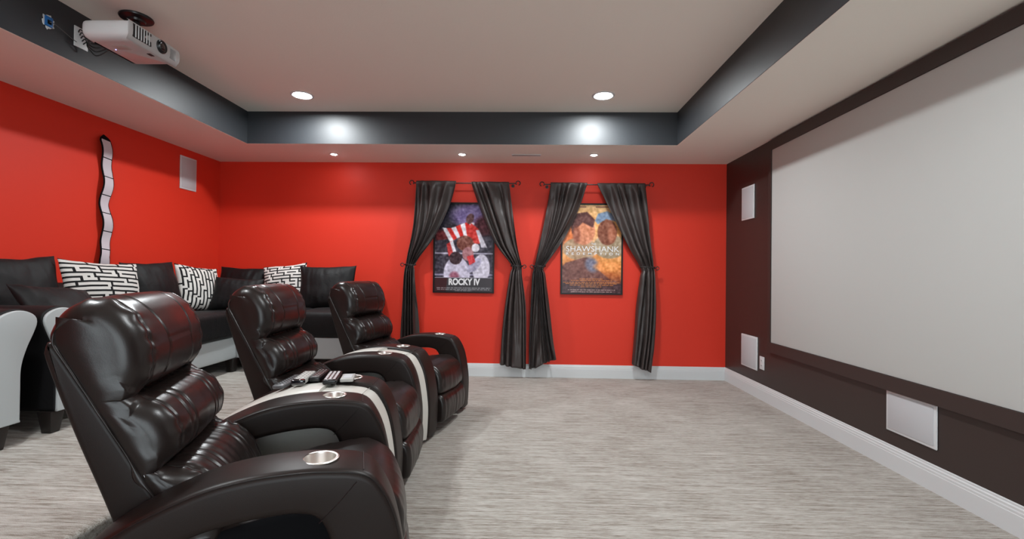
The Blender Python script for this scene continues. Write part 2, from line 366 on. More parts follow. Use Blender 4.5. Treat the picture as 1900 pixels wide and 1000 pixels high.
# side profile (u forward, z up), counter-clockwise starting at lower back
CUSH = [(-.37, .44), (-.405, .515), (-.46, .62), (-.54, .77), (-.62, .915), (-.655, .975), (-.668, 1.01), (-.655, 1.05), (-.622, 1.078),
        (-.58, 1.09), (-.538, 1.078), (-.498, 1.04), (-.468, .985), (-.458, .92), (-.468, .87), (-.492, .838),
        (-.515, .822), (-.475, .81), (-.425, .785), (-.392, .735), (-.385, .69), (-.397, .652), (-.43, .628), (-.448, .618),
        (-.405, .612), (-.35, .598), (-.302, .56), (-.268, .505), (-.255, .45), (-.27, .40), (-.32, .39)]
def build_backrest(parent):
    n = 300
    P = resample(catmull(CUSH, 12, True), n, True); Nn = normals2d(P)
    # spine the end caps close onto
    seam_back = [np.array(c) for c in ((-.37, .44), (-.655, .975))]
    W, R = .275, .055
    sv = []
    for i in range(13): a = PI / 2 * i / 12; sv.append((-(W - R * (1 - math.cos(a))) if False else -(W - R + R * math.cos(a)), 1 - math.sin(a)))
    inner = np.linspace(-(W - R), W - R, 83)[1:-1]
    svals = sv + [(s, 0) for s in inner] + [(-s, f) for s, f in sv[::-1]]
    caps = [.2, .45, .75]
    rings = []; meta = []
    # distance along loop to creases
    cre = [np.array((-.515, .822)), np.array((-.448, .618))]
    dc = [np.linalg.norm(P - c, axis=1) for c in cre]
    front = (P[:, 0] - (-.37 + (P[:, 1] - .44) / (.975 - .44) * (-.285))) > .03
    # spine target for each point
    C = np.stack([-.37 - .285 * (np.clip(P[:, 1], .46, .98) - .44) / .535 + .012, np.clip(P[:, 1], .44, 1.05)], 1)
    def ring(s, inset, extra=0):
        out = []
        for j in range(n):
            p = P[j].copy(); nn = Nn[j]
            sm = 1 if front[j] else 0
            # fill creases toward the sides so the side panel stays continuous
            a = abs(s); edge = max(0, min(1, (a - .17) / .09))
            fillr = 0
            for d in dc: fillr += math.exp(-(d[j] / .035) ** 2)
            p = p + nn * fillr * (.018 * edge)
            p = p - nn * fillr * .012 * (1 - edge)
            # crown across the width
            p = p + nn * sm * (.012 * (1 - (a / W) ** 2))
            bk = -.37 + (p[1] - .44) / .535 * (-.285); ff = min(1, max(0, (p[0] - bk - .015) / .12)); ff = max(ff, min(1, max(0, (p[1] - .96) / .10)) * .8); ff = ff * ff * (3 - 2 * ff)
            if inset > 0: p = p - nn * (R * inset) * (1 if fillr < .3 else .55) * ff
            if sm:
                seamd = a - .212
                rv = nz(p[0], s, p[1], 9)
                p = p + nn * (-.0045 * math.exp(-(seamd / .0045) ** 2))
                ruff = math.exp(-(seamd / .024) ** 2)
                gath = sum(math.exp(-(d[j] / .06) ** 2) for d in dc)
                ph = j * 2 * PI / n
                p = p + nn * ruff * (.0034 + .0022 * gath) * math.sin(ph * 38 + 4 * rv + 1.7 * (1 if s > 0 else 0) + 14 * seamd) * (.45 + 1.1 * nz(j * .05, s, 2, 2.1))
                # vertical pleats on lumbar rolls
                if p[1] < .83 and a < .20:
                    for c in (.095, .135):
                        p = p - nn * .0055 * math.exp(-((a - c - .006 * rv) / .0048) ** 2)
                    p = p + nn * .0016 * nz(s * 14, p[1] * 2.2, 5, 1.6) * (1.5 if p[1] < .62 else .6)
                    if p[1] < .62: p = p + nn * .003 * nz(s * 30, p[1] * 3, 9, 1)
                else:
                    if a < .2: p = p - nn * .004 * math.exp(-((a - (.125 + .03 * max(0, 1 - abs(p[1] - .95) / .12) * -1)) / .004) ** 2) * (1 if p[0] > -.56 or p[1] < 1.08 else 1)
                    hd = p[1] - .968
                    if a < .1: p = p - nn * .004 * math.exp(-(hd / .004) ** 2)
                p = p + nn * .004 * nz(p[0], s, p[1], 7)
                p = p - nn * .003 * gath * abs(nz(s * 26, p[1] * 6, 1, 1))
            out.append((p[0], s, p[1]))
        return np.array(out)
    for s, ins in svals:
        rings.append(ring(s, ins)); meta.append(abs(s))
    # side caps
    def cap(base, sg):
        res = []
        for f in caps:
            q = base.copy()
            for j in range(n):
                c = C[j]
                q[j, 0] += (c[0] - q[j, 0]) * f; q[j, 2] += (c[1] - q[j, 2]) * f
                q[j, 1] += sg * (.007 * math.sin(PI * min(1, f * .9)) + .003 * nz(q[j, 0], 3, q[j, 2], 14))
            res.append(q)
        q = base.copy()
        for j in range(n): q[j, 0] = C[j, 0]; q[j, 2] = C[j, 1]; q[j, 1] += sg * .002
        res.append(q)
        return res
    capL = cap(rings[0], -1)[::-1]; capR = cap(rings[-1], 1)
    allr = capL + rings + capR; met = [.3] * 4 + meta + [.3] * 4
    V = np.vstack(allr).tolist()
    # classify faces -> parts
    parts = {'headrest': [], 'lumbar_roll': [], 'lower_back_roll': [], 'side_bolster': [[], []], 'back_panel': []}
    i1 = int(np.argmin(dc[0])); i2 = int(np.argmin(dc[1])); itop = int(np.argmin(np.linalg.norm(P - np.array((-.66, .985)), axis=1))); ibot = int(np.argmin(np.linalg.norm(P - np.array((-.32, .39)), axis=1)))
    # loop order starts at lower back going up the back, over the head, down the front
    for i in range(len(allr) - 1):
        sm = .5 * (met[i] + met[i + 1]); side = i >= len(allr) // 2
        for j in range(n):
            k = (j + 1) % n; f = [i * n + j, i * n + k, (i + 1) * n + k, (i + 1) * n + j]
            if sm > .212: parts['side_bolster'][1 if side else 0].append(f)
            elif itop <= j < i1: parts['headrest'].append(f)
            elif i1 <= j < i2: parts['lumbar_roll'].append(f)
            elif i2 <= j < ibot or j >= ibot: parts['lower_back_roll'].append(f)
            else: parts['back_panel'].append(f)
    def mk(name, F):
        used = sorted({v for f in F for v in f}); mp = {v: i for i, v in enumerate(used)}
        me = bpy.data.meshes.new(name); me.from_pydata([V[v] for v in used], [], [[mp[v] for v in f] for f in F])
        return link(name, me, 'leather', parent)
    # consistent orientation: check once on the first face of headrest
    F0 = parts['headrest'][len(parts['headrest']) // 2]; a, b, c = (np.array(V[F0[k]]) for k in range(3))
    nn = np.cross(b - a, c - a); flip = nn @ (a - np.array((-.56, a[1], .92))) < 0
    def fl(F): return [f[::-1] for f in F] if flip else F
    mk('headrest', fl(parts['headrest'])); mk('lumbar_roll', fl(parts['lumbar_roll'])); mk('lower_back_roll', fl(parts['lower_back_roll']))
    mk('side_bolster', fl(parts['side_bolster'][0])); mk('side_bolster', fl(parts['side_bolster'][1]))
    mk('back_panel', fl(parts['back_panel']))
    # piping along the ruffled seams
    for sgn in (-1, 1):
        idx = min(range(len(svals)), key=lambda q: abs(svals[q][0] - sgn * .212)); r = rings[idx]
        pts = [r[j] for j in range(itop, ibot)]
        bm = bmesh.new(); tube(bm, [Vector(p) for p in pts[::2]], .0030, 6); obj('seam', bm, 'piping', parent, smooth=True)
ARM_TOP = [(.235, .035), (.242, .12), (.243, .29), (.212, .48), (.165, .585), (.115, .628), (.02, .645), (-.06, .649), (-.16, .645), (-.26, .628), (-.36, .592), (-.45, .547), (-.53, .49), (-.595, .41), (-.635, .30), (-.645, .15), (-.64, .035)]
ARM_IN = [(-.56, .035), (-.56, .16), (-.535, .29), (-.48, .395), (-.40, .462), (-.30, .505), (-.20, .526), (-.10, .534), (-.04, .531), (.002, .513), (.03, .46), (.055, .34), (.075, .2), (.085, .035)]
def arm_outline():
    a = resample(catmull(ARM_TOP, 8), 90, False); b = resample(catmull(ARM_IN, 8), 90, False)
    return np.vstack([a, b])
def build_arm(parent, sc):
    """arm with its cup holder centred at u=0, s=sc"""
    hw = .088
    o = slab('armrest', arm_outline(), sc - hw, sc + hw, .022, 'leather_flat', None, seg=6, mids=6, puff=.003, caps='strip')
    # cut the cup hole by pushing vertices down is not needed: cut with a boolean
    bm = bmesh.new(); cyl(bm, (0, sc, .585), .0445, .0445, .2, 40); c = obj('cutter', bm, 'dark')
    md = o.modifiers.new('hole', 'BOOLEAN'); md.object = c; md.operation = 'DIFFERENCE'; md.solver = 'EXACT'
    dg = bpy.context.evaluated_depsgraph_get(); me = bpy.data.meshes.new_from_object(o.evaluated_get(dg)); o.modifiers.clear(); o.data = me
    me.shade_smooth(); me.set_sharp_from_angle(angle=.9)
    bpy.data.objects.remove(c)
    o.parent = parent
    bm = bmesh.new(); lathe(bm, (0, sc, .647), [(.0505, -.002), (.0515, .001), (.050, .0032), (.0465, .0038), (.0425, .0025), (.0415, -.002), (.041, -.058), (.038, -.0605), (.0001, -.0605)], 48)
    obj('cup_holder', bm, 'steel', o, autosm=.9)
    top = resample(catmull(ARM_TOP, 8), 120, False)
    for sg in (-1, 1):
        nrm = [];
        pts = []
        for i, q in enumerate(top):
            a, b = top[max(i - 1, 0)], top[min(i + 1, len(top) - 1)]; tt = (b - a) / np.linalg.norm(b - a); n2 = np.array((tt[1], -tt[0]))
            qq = q - n2 * .0075; pts.append(Vector((qq[0], sc + sg * (hw - .0065), qq[1])))
        bm = bmesh.new(); tube(bm, pts[:], .0022, 6)
        # mitre seam from the front of the opening to the top seam
        y = sc + sg * (hw + .0003); tube(bm, [Vector((.006, y, .507)), Vector((.055, y, .555)), Vector((.10, y, .606))], .0014, 5)
        # seam that follows the opening
        ins = resample(catmull(ARM_IN, 8), 60, False)
        obj('seam', bm, 'piping', o, smooth=True)
    bm = bmesh.new(); tube(bm, [Vector((.118, sc - hw + .02, .6295)), Vector((.118, sc + hw - .02, .6295))], .0014, 5); obj('seam', bm, 'piping', o, smooth=True)
    return o
def build_recliner(label, loc, rz):
    T = thing('recliner', label, 'recliner', loc, rz, None)
    # base and back shell
    bx = bmesh.new(); box(bx, -.50, .195, -.262, .262, .04, .39); obj('seat_frame', bx, 'dark', T, bevel=.02)
    shell = [(-.34, .40), (-.405, .515), (-.46, .62), (-.54, .77), (-.62, .915), (-.652, .972), (-.668, .985), (-.676, .965), (-.672, .93), (-.61, .74), (-.545, .56), (-.505, .44), (-.48, .34), (-.45, .30), (-.38, .30)]
    slab('backrest_shell', resample(catmull(shell, 6, True), 110), -.268, .268, .014, 'leather_flat', T, seg=5, mids=3)
    # seat
    SE = [(-.36, .33), (-.36, .40), (-.26, .440), (-.13, .462), (0, .482), (.1, .493), (.155, .487), (.205, .462), (.238, .42), (.250, .36), (.252, .315), (.235, .285), (.19, .28), (.1, .30), (-.2, .31)]
    PS = resample(catmull(SE, 8, True), 150); NS = normals2d(PS)
    rings = []; W = .268; R = .04
    ss = [-(W - R + R * math.cos(PI / 2 * i / 10)) for i in range(11)]; ins = [R * (1 - math.sin(PI / 2 * i / 10)) for i in range(11)]
    full = list(zip(ss, ins)) + [(s, 0) for s in np.linspace(-(W - R), W - R, 46)[1:-1]] + [(-s, i) for s, i in list(zip(ss, ins))[::-1]]
    for s, i in full:
        q = []
        for p, n2 in zip(PS, NS):
            upf = 1 if (n2[1] > .3 or n2[0] > .3) else 0
            crown = upf * .018 * (1 - (s / W) ** 2)
            pp = p + n2 * (crown - i * .8)
            g = math.exp(-((p[0] - .235) / .05) ** 2) * math.exp(-((p[1] - .36) / .09) ** 2)
            if upf:
                pp = pp + n2 * (.0035 * nz(p[0], s, p[1], 8) + g * .004 * nz(s * 26, p[1] * 4, 0, 1) + .005 * math.exp(-((abs(s) - .235) / .02) ** 2) * nz(p[0] * 30, s * 9, p[1] * 30, 1))
                # seam across the front of the seat
                pp = pp - n2 * .004 * math.exp(-((p[0] - .155) / .004) ** 2) * (1 if p[1] > .4 else 0)
            k = min(1, max(0, (p[0] - .13) / .07)); q.append((pp[0], s * (1 - .11 * k * k * (3 - 2 * k)), pp[1]))
        rings.append(np.array(q))
    seat = grid_mesh('seat', rings, True, 'ngon', ['leather', 'dark'], T)
    for pg in seat.data.polygons:
        if abs(pg.center.y) > .258 and pg.center.z < .475 and pg.center.x < .13: pg.material_index = 1
    # footrest panel
    FP = [(.16, .275), (.205, .282), (.245, .272), (.268, .245), (.277, .19), (.274, .12), (.262, .085), (.23, .075), (.17, .08)]
    PF = resample(catmull(FP, 8, True), 90); NF = normals2d(PF); rings = []
    W = .243; R = .03
    full = [(-(W - R + R * math.cos(PI / 2 * i / 8)), R * (1 - math.sin(PI / 2 * i / 8))) for i in range(9)]
    full = full + [(s, 0) for s in np.linspace(-(W - R), W - R, 60)[1:-1]] + [(-s, i) for s, i in full[::-1]]
    for s, i in full:
        rings.append(np.array([((p + n2 * (.008 * (1 - (s / W) ** 2) - i * .8 + .004 * nz(s * 24, p[1] * 5, 4, 1) + .002 * nz(s * 60, p[1] * 9, 4, 1)))[0], s, (p - n2 * i * .8)[1]) for p, n2 in zip(PF, NF)]))
    grid_mesh('footrest', rings, True, 'ngon', 'leather', T)
    build_backrest(T)
    for sc in (-.3575, .3575): build_arm(T, sc)
    return T
A1, A2, A3 = math.radians(19.3), math.radians(4.1), math.radians(-11.3)
C1, C2, C3 = (-.69, 1.66), (-.882, 2.698), (-.797, 3.717)
rec = build_recliner('dark brown leather recliner nearest the camera, with its steel cup holder in front', (*C1, 0), A1)
dup(rec, (*C2, 0), A2, 'dark brown leather recliner in the middle of the row between two cream consoles')
dup(rec, (*C3, 0), A3, 'dark brown leather recliner farthest away, nearest the red wall with the posters')

# wedge consoles between the recliners
def loc2w(c, a, u, s): return (c[0] + u * math.cos(a) - s * math.sin(a), c[1] + u * math.sin(a) + s * math.cos(a))
def console(label, ca, aa, cb, ab):
    top = resample(catmull(ARM_TOP, 8), 100, False)
    cx, cy = (ca[0] + cb[0]) / 2, (ca[1] + cb[1]) / 2
    T = thing('wedge_console', label, 'console', (cx, cy, 0))
    def pt(u, z, k):
        p = loc2w(ca, aa, u, .4485); q = loc2w(cb, ab, u, -.4485)
        return Vector((p[0] + (q[0] - p[0]) * k - cx, p[1] + (q[1] - p[1]) * k - cy, z))
    def sec(name, u0, u1, lift, m):
        sel = [q for q in top if u0 <= q[0] <= u1]
        if u1 < .2: sel = sel
        poly = [(q[0], q[1] - .012 + lift) for q in sel]
        K = 13; rings = []
        for i in range(K):
            k = i / (K - 1); edge = min(k, 1 - k); r = .006
            d = 0 if edge > .02 else .006
            cr = .006 * math.sin(PI * k)
            ring = [pt(u, z - d + cr, k) for u, z in poly]
            if u1 < .2: ring += [pt(poly[-1][0], .45, k), pt(poly[0][0], .45, k)]
            rings.append(np.array([tuple(v) for v in ring]))
        return rings
    # body: whole profile to the floor
    P = [(q[0] - (.006 if q[0] > .1 else 0) , q[1] - .016) for q in top]; P = [(u, max(z, .03)) for u, z in P]
    K = 15; rings = []
    for i in range(K):
        k = [0, .012, .035][i] if i < 3 else ([1, .988, .965][K - 1 - i] if i > K - 4 else .035 + .93 * (i - 2) / (K - 5))
        e_ = min(k, 1 - k); d = .007 if e_ < .005 else (.002 if e_ < .02 else 0)
        rings.append(np.array([tuple(pt(u - (d if u > .1 else 0), z - d + .004 * math.sin(PI * k), k)) for u, z in P]))
    o = grid_mesh('console_body', rings, True, 'ngon', 'cream', T); o.data.set_sharp_from_angle(angle=.8)
    # hinged lid covering the rear part of the top
    sel = [q for q in top if -.46 <= q[0] <= -.07][::1]; rings = []
    up = [(u, z) for u, z in sel]; lo = [(u, z - .022) for u, z in sel[::-1]]
    for i in range(K):
        k = .03 + .94 * i / (K - 1); e_ = min(i, K - 1 - i); d = .005 if e_ == 0 else 0
        rings.append(np.array([tuple(pt(u, z - .004 - d + .006 * math.sin(PI * k), k)) for u, z in up] + [tuple(pt(u, z + d, k)) for u, z in lo]))
    o = grid_mesh('lid', rings, True, 'ngon', 'cream', T); o.data.set_sharp_from_angle(angle=.8)
    bm = bmesh.new(); zz = np.interp(.105, [-.5, .5], [0, 0])
    pts = [pt(.112, .6285 - .012 + .004 * math.sin(PI * k), k) for k in np.linspace(.03, .97, 8)]; tube(bm, pts, .0013, 5); obj('seam', bm, 'box_grey', T, smooth=True)
    return T
console('cream leather wedge console between the nearest and middle recliners, with remotes on top', C1, A1, C2, A2)
console('cream leather wedge console between the middle and farthest recliners, nothing on it', C2, A2, C3, A3)

# remotes lying on the first console
def remote(label, x, y, z, L_, Wd, H, rz, body, tilt=0, btn='button', rows=8, cols=3, endcap=False, bs=.0032):
    T = thing('remote_control', label, 'remote', (x, y, z), rz); T.rotation_euler = (0, tilt, rz)
    bm = bmesh.new(); box(bm, -L_ / 2, L_ / 2, -Wd / 2, Wd / 2, 0, H); obj('case', bm, body, T, bevel=min(.007, H * .42), seg=3)
    k = 0
    for i in range(rows):
        for j in range(cols):
            bx_ = -L_ * .38 + i * L_ * .72 / max(rows - 1, 1); by = (j - (cols - 1) / 2) * Wd / (cols + .3)
            bm = bmesh.new(); box(bm, bx_ - bs, bx_ + bs, by - bs, by + bs, H - .001, H + .002); obj('button', bm, btn, T, bevel=.001, seg=1)
    if endcap:
        bm = bmesh.new(); box(bm, -L_ / 2 - .001, -L_ / 2 + .03, -Wd / 2 - .0008, Wd / 2 + .0008, .002, H + .0008); obj('glossy_end', bm, 'lens', T, bevel=.006, seg=3)
    return T
ZR = .652
remote('long dark grey remote on the cream console, leftmost of the four', -1.113, 2.218, ZR - .011, .235, .052, .018, math.radians(92.7), 'plastic_gray', btn='plastic_black', rows=9)
remote('silver remote with a glossy black end, second from left on the console', -1.050, 2.235, ZR - .001, .21, .056, .026, math.radians(99.6), 'box_grey', btn='button', rows=6, endcap=True)
remote('black remote with grey buttons between the silver and the white-buttoned remotes', -1.003, 2.300, ZR + .0005, .19, .05, .024, math.radians(99), 'plastic_black', rows=6)
remote('black remote with large white buttons, rightmost on the console', -.922, 2.262, ZR + .0005, .215, .062, .022, math.radians(104), 'plastic_black', btn='button_white', rows=7, cols=3, bs=.0058)
o = thing('control_box', 'small light grey box beside the remotes on the cream console', 'box', (-.852, 2.275, .6515), math.radians(104))
bm = bmesh.new(); box(bm, -.06, .06, -.03, .03, 0, .016); obj('case', bm, 'box_grey', o, bevel=.004)
bm = bmesh.new(); box(bm, -.045, .045, -.02, .02, .0155, .018); obj('lid', bm, 'speaker', o, bevel=.002)

# ------------------------------------------------------------------ sofas on the platform
def rbox(name, b, m, parent, r=.04, seg=4, puff=.02, lump=.004, n=14, seed=0):
    """soft upholstered block"""
    x0, x1, y0, y1, z0, z1 = b; bm = bmesh.new(); box(bm, *b)
    bmesh.ops.bevel(bm, geom=list(bm.edges), offset=r, segments=seg, profile=.5, affect='EDGES')
    bmesh.ops.subdivide_edges(bm, edges=[e for e in bm.edges if e.calc_length() > .09], cuts=7, use_grid_fill=True)
    c = Vector(((x0 + x1) / 2, (y0 + y1) / 2, (z0 + z1) / 2)); h = Vector(((x1 - x0) / 2, (y1 - y0) / 2, (z1 - z0) / 2))
    for v in bm.verts:
        q = v.co - c; a = [1 - min(1, abs(q[i] / h[i])) ** 2 for i in range(3)]
        d = Vector((0, 0, 0))
        for i in range(3):
            if abs(abs(q[i]) - h[i]) < .012:
                o1, o2 = [k for k in range(3) if k != i]; d[i] += math.copysign(puff * (a[o1] * a[o2]) ** .5, q[i])
        v.co += d + Vector((nz(*v.co, 5 + seed), nz(*(v.co + Vector((5, 5, 5))), 5), nz(*(v.co + Vector((9, 1, 5))), 5))) * lump
    return obj(name, bm, m, parent, smooth=True, autosm=1.2)
ARMW = [(-.078, 0), (-.078, .17), (-.080, .30), (-.105, .40), (-.142, .49), (-.158, .545), (-.145, .585), (-.10, .612), (-.045, .618), (.015, .598), (.05, .56), (.062, .50), (.066, .40), (.07, .25), (.072, .12), (.072, 0)]
def sofa_arm(parent, x0, x1, yc, z0, mirror=False, rot=None):
    """flared arm, front panel at x1 facing +x; profile in (y,z)"""
    pr = resample(catmull(ARMW, 6), 80, False); sg = -1 if mirror else 1
    hh = .588 / .618
    P = np.array([(sg * p[0], p[1] * hh) for p in pr])
    f = (lambda u, s, z: (s, yc + u, z0 + z)) if rot is None else (lambda u, s, z: (yc + u, s, z0 + z))
    # u<->(y), s<->x
    a = slab('arm', P, x0, x1 - .012, .012, 'velvet', parent, f=f, seg=4)
    b = slab('arm_front_panel', P * .985, x1 - .014, x1 + .004, .006, 'sofa_white', parent, f=f, seg=3)
    return a
def leg(parent, x, y, z0, z1, w0=.055, w1=.085, dx=0):
    bm = bmesh.new(); vs = []
    for z, w_, ox in ((z0, w0, 0), (z1, w1, dx)): vs.append([bm.verts.new((x + ox + a * w_ / 2, y + b_ * w_ / 2, z)) for a, b_ in ((-1, -1), (1, -1), (1, 1), (-1, 1))])
    for i in range(4): bm.faces.new([vs[0][i], vs[0][(i + 1) % 4], vs[1][(i + 1) % 4], vs[1][i]])
    bm.faces.new(vs[0][::-1]); bm.faces.new(vs[1]); return obj('leg', bm, 'wood', parent, bevel=.006)
T = thing('sectional_sofa', 'black velvet corner sofa with white base along the red walls, covered in cushions', 'sofa', (0, 0, RZ))
T.location = (-3.1, 4.7, RZ)
O_ = Vector((-3.1, 4.7, RZ))
def lb(x0, x1, y0, y1, z0, z1): return (x0 - O_.x, x1 - O_.x, y0 - O_.y, y1 - O_.y, z0 - O_.z, z1 - O_.z)
rbox('base', lb(-3.5, -2.63, 2.66, 4.27, .375, .572), 'sofa_white', T, r=.012, puff=.0, lump=.001)
rbox('base', lb(-2.66, -1.63, 4.265, 5.30, .373, .571), 'sofa_white', T, r=.012, puff=.0, lump=.001)
for y0, y1 in ((2.70, 3.49), (3.495, 4.27)): rbox('seat_cushion', lb(-3.3, -2.605, y0, y1, .572, .80), 'velvet', T, r=.035, puff=.012, seed=y0)
rbox('seat_cushion', lb(-3.3, -2.615, 4.275, 5.1, .572, .80), 'velvet', T, r=.035, puff=.006)
for x0, x1 in ((-2.61, -2.125), (-2.12, -1.62)): rbox('seat_cushion', lb(x0, x1, 4.245, 5.1, .572, .80), 'velvet', T, r=.035, puff=.012, seed=x0)
rbox('backrest', lb(-3.53, -3.27, 2.6, 5.33, .5, 1.06), 'velvet', T, r=.06, puff=.01)
rbox('backrest', lb(-3.27, -1.63, 5.06, 5.33, .5, 1.06), 'velvet', T, r=.06, puff=.01)
sofa_arm(T, -3.5 - O_.x, -2.605 - O_.x, 2.652 - O_.y, .375 - O_.z)
for x, y in ((-2.665, 2.60), (-2.665, 4.245), (-3.45, 2.62), (-1.70, 4.31), (-1.70, 5.22)): leg(T, x - O_.x, y - O_.y, 0, .125)

T = thing('loveseat', 'black velvet loveseat cut by the left edge, white front panel on its arm', 'sofa', (-3.05, 1.9, RZ))
O_ = Vector((-3.05, 1.9, RZ))
sofa_arm(T, -3.5 - O_.x, -2.605 - O_.x, 2.302 - O_.y, .375 - O_.z, mirror=True)
sofa_arm(T, -3.5 - O_.x, -2.605 - O_.x, .95 - O_.y, .375 - O_.z)
rbox('base', lb(-3.5, -2.63, .96, 2.29, .375, .572), 'sofa_white', T, r=.012, puff=.0, lump=.001)
for y0, y1 in ((1.0, 1.62), (1.625, 2.24)): rbox('seat_cushion', lb(-3.3, -2.605, y0, y1, .572, .80), 'velvet', T, r=.035, puff=.012, seed=y0)
rbox('backrest', lb(-3.53, -3.27, .96, 2.29, .5, 1.06), 'velvet', T, r=.06, puff=.01)
for x, y in ((-2.665, 2.31), (-2.665, .96), (-3.45, 2.31), (-3.45, .96)): leg(T, x - O_.x, y - O_.y, 0, .125)

# ---- pillows
def maze(n, seed):
    """labyrinth print: black lines on white, period 5 cells (2 black, 3 white), jogging up and down; True = black"""
    rnd = random.Random(seed); g_ = np.zeros((n, n), bool); P_ = 5
    for r in range(0, n, P_): g_[r:r + 2, :] = True
    for r in range(0, n, P_):
        c = rnd.randint(0, 8)
        while c < n - 6:
            g_[r + 2:r + P_, c:c + 2] = True
            if rnd.random() < .8:
                if rnd.random() < .5: g_[r:r + 2, c + 2:c + 5] = False
                elif r + P_ < n: g_[r + P_:r + P_ + 2, max(c - 3, 0):c] = False
            c += rnd.choice((12, 16, 20, 26, 32))
    return g_
def pillow(label, w_, h_, th, c, face, tilt, roll=0, kind='velvet', seed=0, group=None, cells=66):
    """c centre; face = compass angle of the outward face (0 = +x); tilt leans back"""
    n = cells * 3 if kind == 'maze' else 64
    n = 80 if kind == 'velvet' else cells
    us = np.linspace(-1, 1, n + 1); V = []; F = []; MI = []
    g_ = maze(cells, seed) if kind == 'maze' else None
    for side in (1, -1):
        base = len(V)
        for a in us:
            for b in us:
                prof = max(0, (1 - abs(a) ** 2.3) * (1 - abs(b) ** 2.3)) ** .55
                x = a * w_ / 2 * (1 - .075 * (1 - b * b) * abs(a)); z = b * h_ / 2 * (1 - .085 * (1 - a * a) * abs(b))
                y = side * th / 2 * prof
                edge = max(abs(a), abs(b))
                wr = .010 * nz(x * 1.1 + seed, y + side, z * 1.1, 7) * (prof ** .5) + .006 * nz(x * 4 + seed, 3, z * 1.5, 6) * (prof ** .3) * (1 if edge > .5 else .4)
                y += wr; z += .012 * nz(seed, x, 1, 6) * abs(b) ** 3; x += .010 * nz(seed, z, 4, 6) * abs(a) ** 3
                V.append((x, y, z))
        m_ = n + 1
        for i in range(n):
            for j in range(n):
                f = [base + i * m_ + j, base + i * m_ + j + 1, base + (i + 1) * m_ + j + 1, base + (i + 1) * m_ + j]
                F.append(f if side == 1 else f[::-1])
                if g_ is not None: MI.append(int(g_[j, i]) if side == -1 or True else 0)
    me = bpy.data.meshes.new('throw_pillow'); me.from_pydata(V, [], F)
    if g_ is not None:
        me.materials.append(M['maze_white']); me.materials.append(M['maze_black']); me.polygons.foreach_set('material_index', MI)
    else: me.materials.append(M['velvet'])
    bm = bmesh.new(); bm.from_mesh(me); bmesh.ops.remove_doubles(bm, verts=bm.verts, dist=.0004)
    bmesh.ops.recalc_face_normals(bm, faces=bm.faces); bm.to_mesh(me); bm.free(); me.shade_smooth()
    o = bpy.data.objects.new('throw_pillow', me); COL.objects.link(o)
    o.matrix_world = Matrix.Translation(c) @ Matrix.Rotation(face - PI / 2, 4, 'Z') @ Matrix.Rotation(tilt, 4, 'X') @ Matrix.Rotation(roll, 4, 'Y')
    tag(o, label, 'pillow', group)
    # welt around the rim
    return o
d = math.radians
pillow('big plain black velvet pillow at the left edge, against the red wall', .60, .52, .17, (-3.17, 2.86, 1.00), d(0), d(14), d(2), seed=1)
pillow('plain black pillow slumped low over the sofa arm at the left edge', .50, .36, .15, (-2.86, 2.86, .92), d(5), d(40), d(-8), seed=2)
pillow('black and white maze pillow left of the largest black pillow, largest maze pillow in view', .56, .46, .16, (-3.06, 3.36, 1.01), d(-8), d(16), d(-3), 'maze', 3)
pillow('plain black pillow between the two left-hand maze pillows', .52, .48, .17, (-3.10, 3.87, 1.01), d(-4), d(16), d(2), seed=4)
pillow('black and white maze pillow turned sideways near the sofa corner', .44, .44, .16, (-3.06, 4.345, 1.0), d(-14), d(15), d(83), 'maze', 5, cells=60)
pillow('small wrinkled black pillow leaning in front of the sofa corner', .44, .34, .14, (-2.75, 4.44, .945), d(-78), d(22), d(-3), seed=6)
pillow('plain black pillow at the back of the sofa corner, on the poster wall side', .50, .46, .16, (-3.03, 4.96, .99), d(-88), d(14), d(-2), seed=7)
pillow('black and white maze pillow standing against the far red wall, behind the middle recliner', .46, .47, .16, (-2.52, 4.90, 1.02), d(-88), d(16), d(7), 'maze', 8)
pillow('shiny black velvet pillow beside the far maze pillow, rightmost on the sofa', .58, .47, .17, (-2.03, 4.80, 1.01), d(-86), d(16), d(2), seed=9)

# ------------------------------------------------------------------ film strip on the left wall
fl_ = [(3.848, 2.302), (3.812, 2.268), (3.802, 2.246), (3.823, 2.097), (3.838, 1.988), (3.838, 1.939), (3.818, 1.79), (3.816, 1.717), (3.822, 1.637), (3.838, 1.513), (3.839, 1.453), (3.823, 1.337), (3.806, 1.257), (3.811, 1.209), (3.815, 1.12)]
fr_ = [(3.848, 2.302), (3.895, 2.275), (3.904, 2.262), (3.918, 2.109), (3.938, 1.997), (3.936, 1.947), (3.918, 1.798), (3.907, 1.718), (3.917, 1.645), (3.937, 1.523), (3.938, 1.461), (3.914, 1.336), (3.901, 1.279), (3.912, 1.217), (3.915, 1.12)]
T = thing('film_strip_decoration', 'wavy film strip wall decoration with pale frames, hanging on the left red wall', 'wall decoration', (XL, 3.87, 1.12))
def xw(z): return .034 + .012 * math.sin((z - 1.2) * 2 * PI / .30)
def ye(z, e): zz = [p[1] for p in e][::-1]; yy = [p[0] for p in e][::-1]; return np.interp(z, zz, yy)
zs = np.linspace(1.12, 2.30, 110); rings = []
for z in zs:
    a, b, x = ye(z, fl_), ye(z, fr_), xw(z)
    rings.append(np.array([(x - .006, a - 3.87, z - 1.12), (x, a - 3.87, z - 1.12), (x, b - 3.87, z - 1.12), (x - .006, b - 3.87, z - 1.12)]))
o = grid_mesh('strip', rings, True, 'ngon', 'dark', T); o.data.set_sharp_from_angle(angle=.7)
zc = [2.259, 2.105, 1.949, 1.794, 1.644, 1.491, 1.339, 1.174, 1.121]
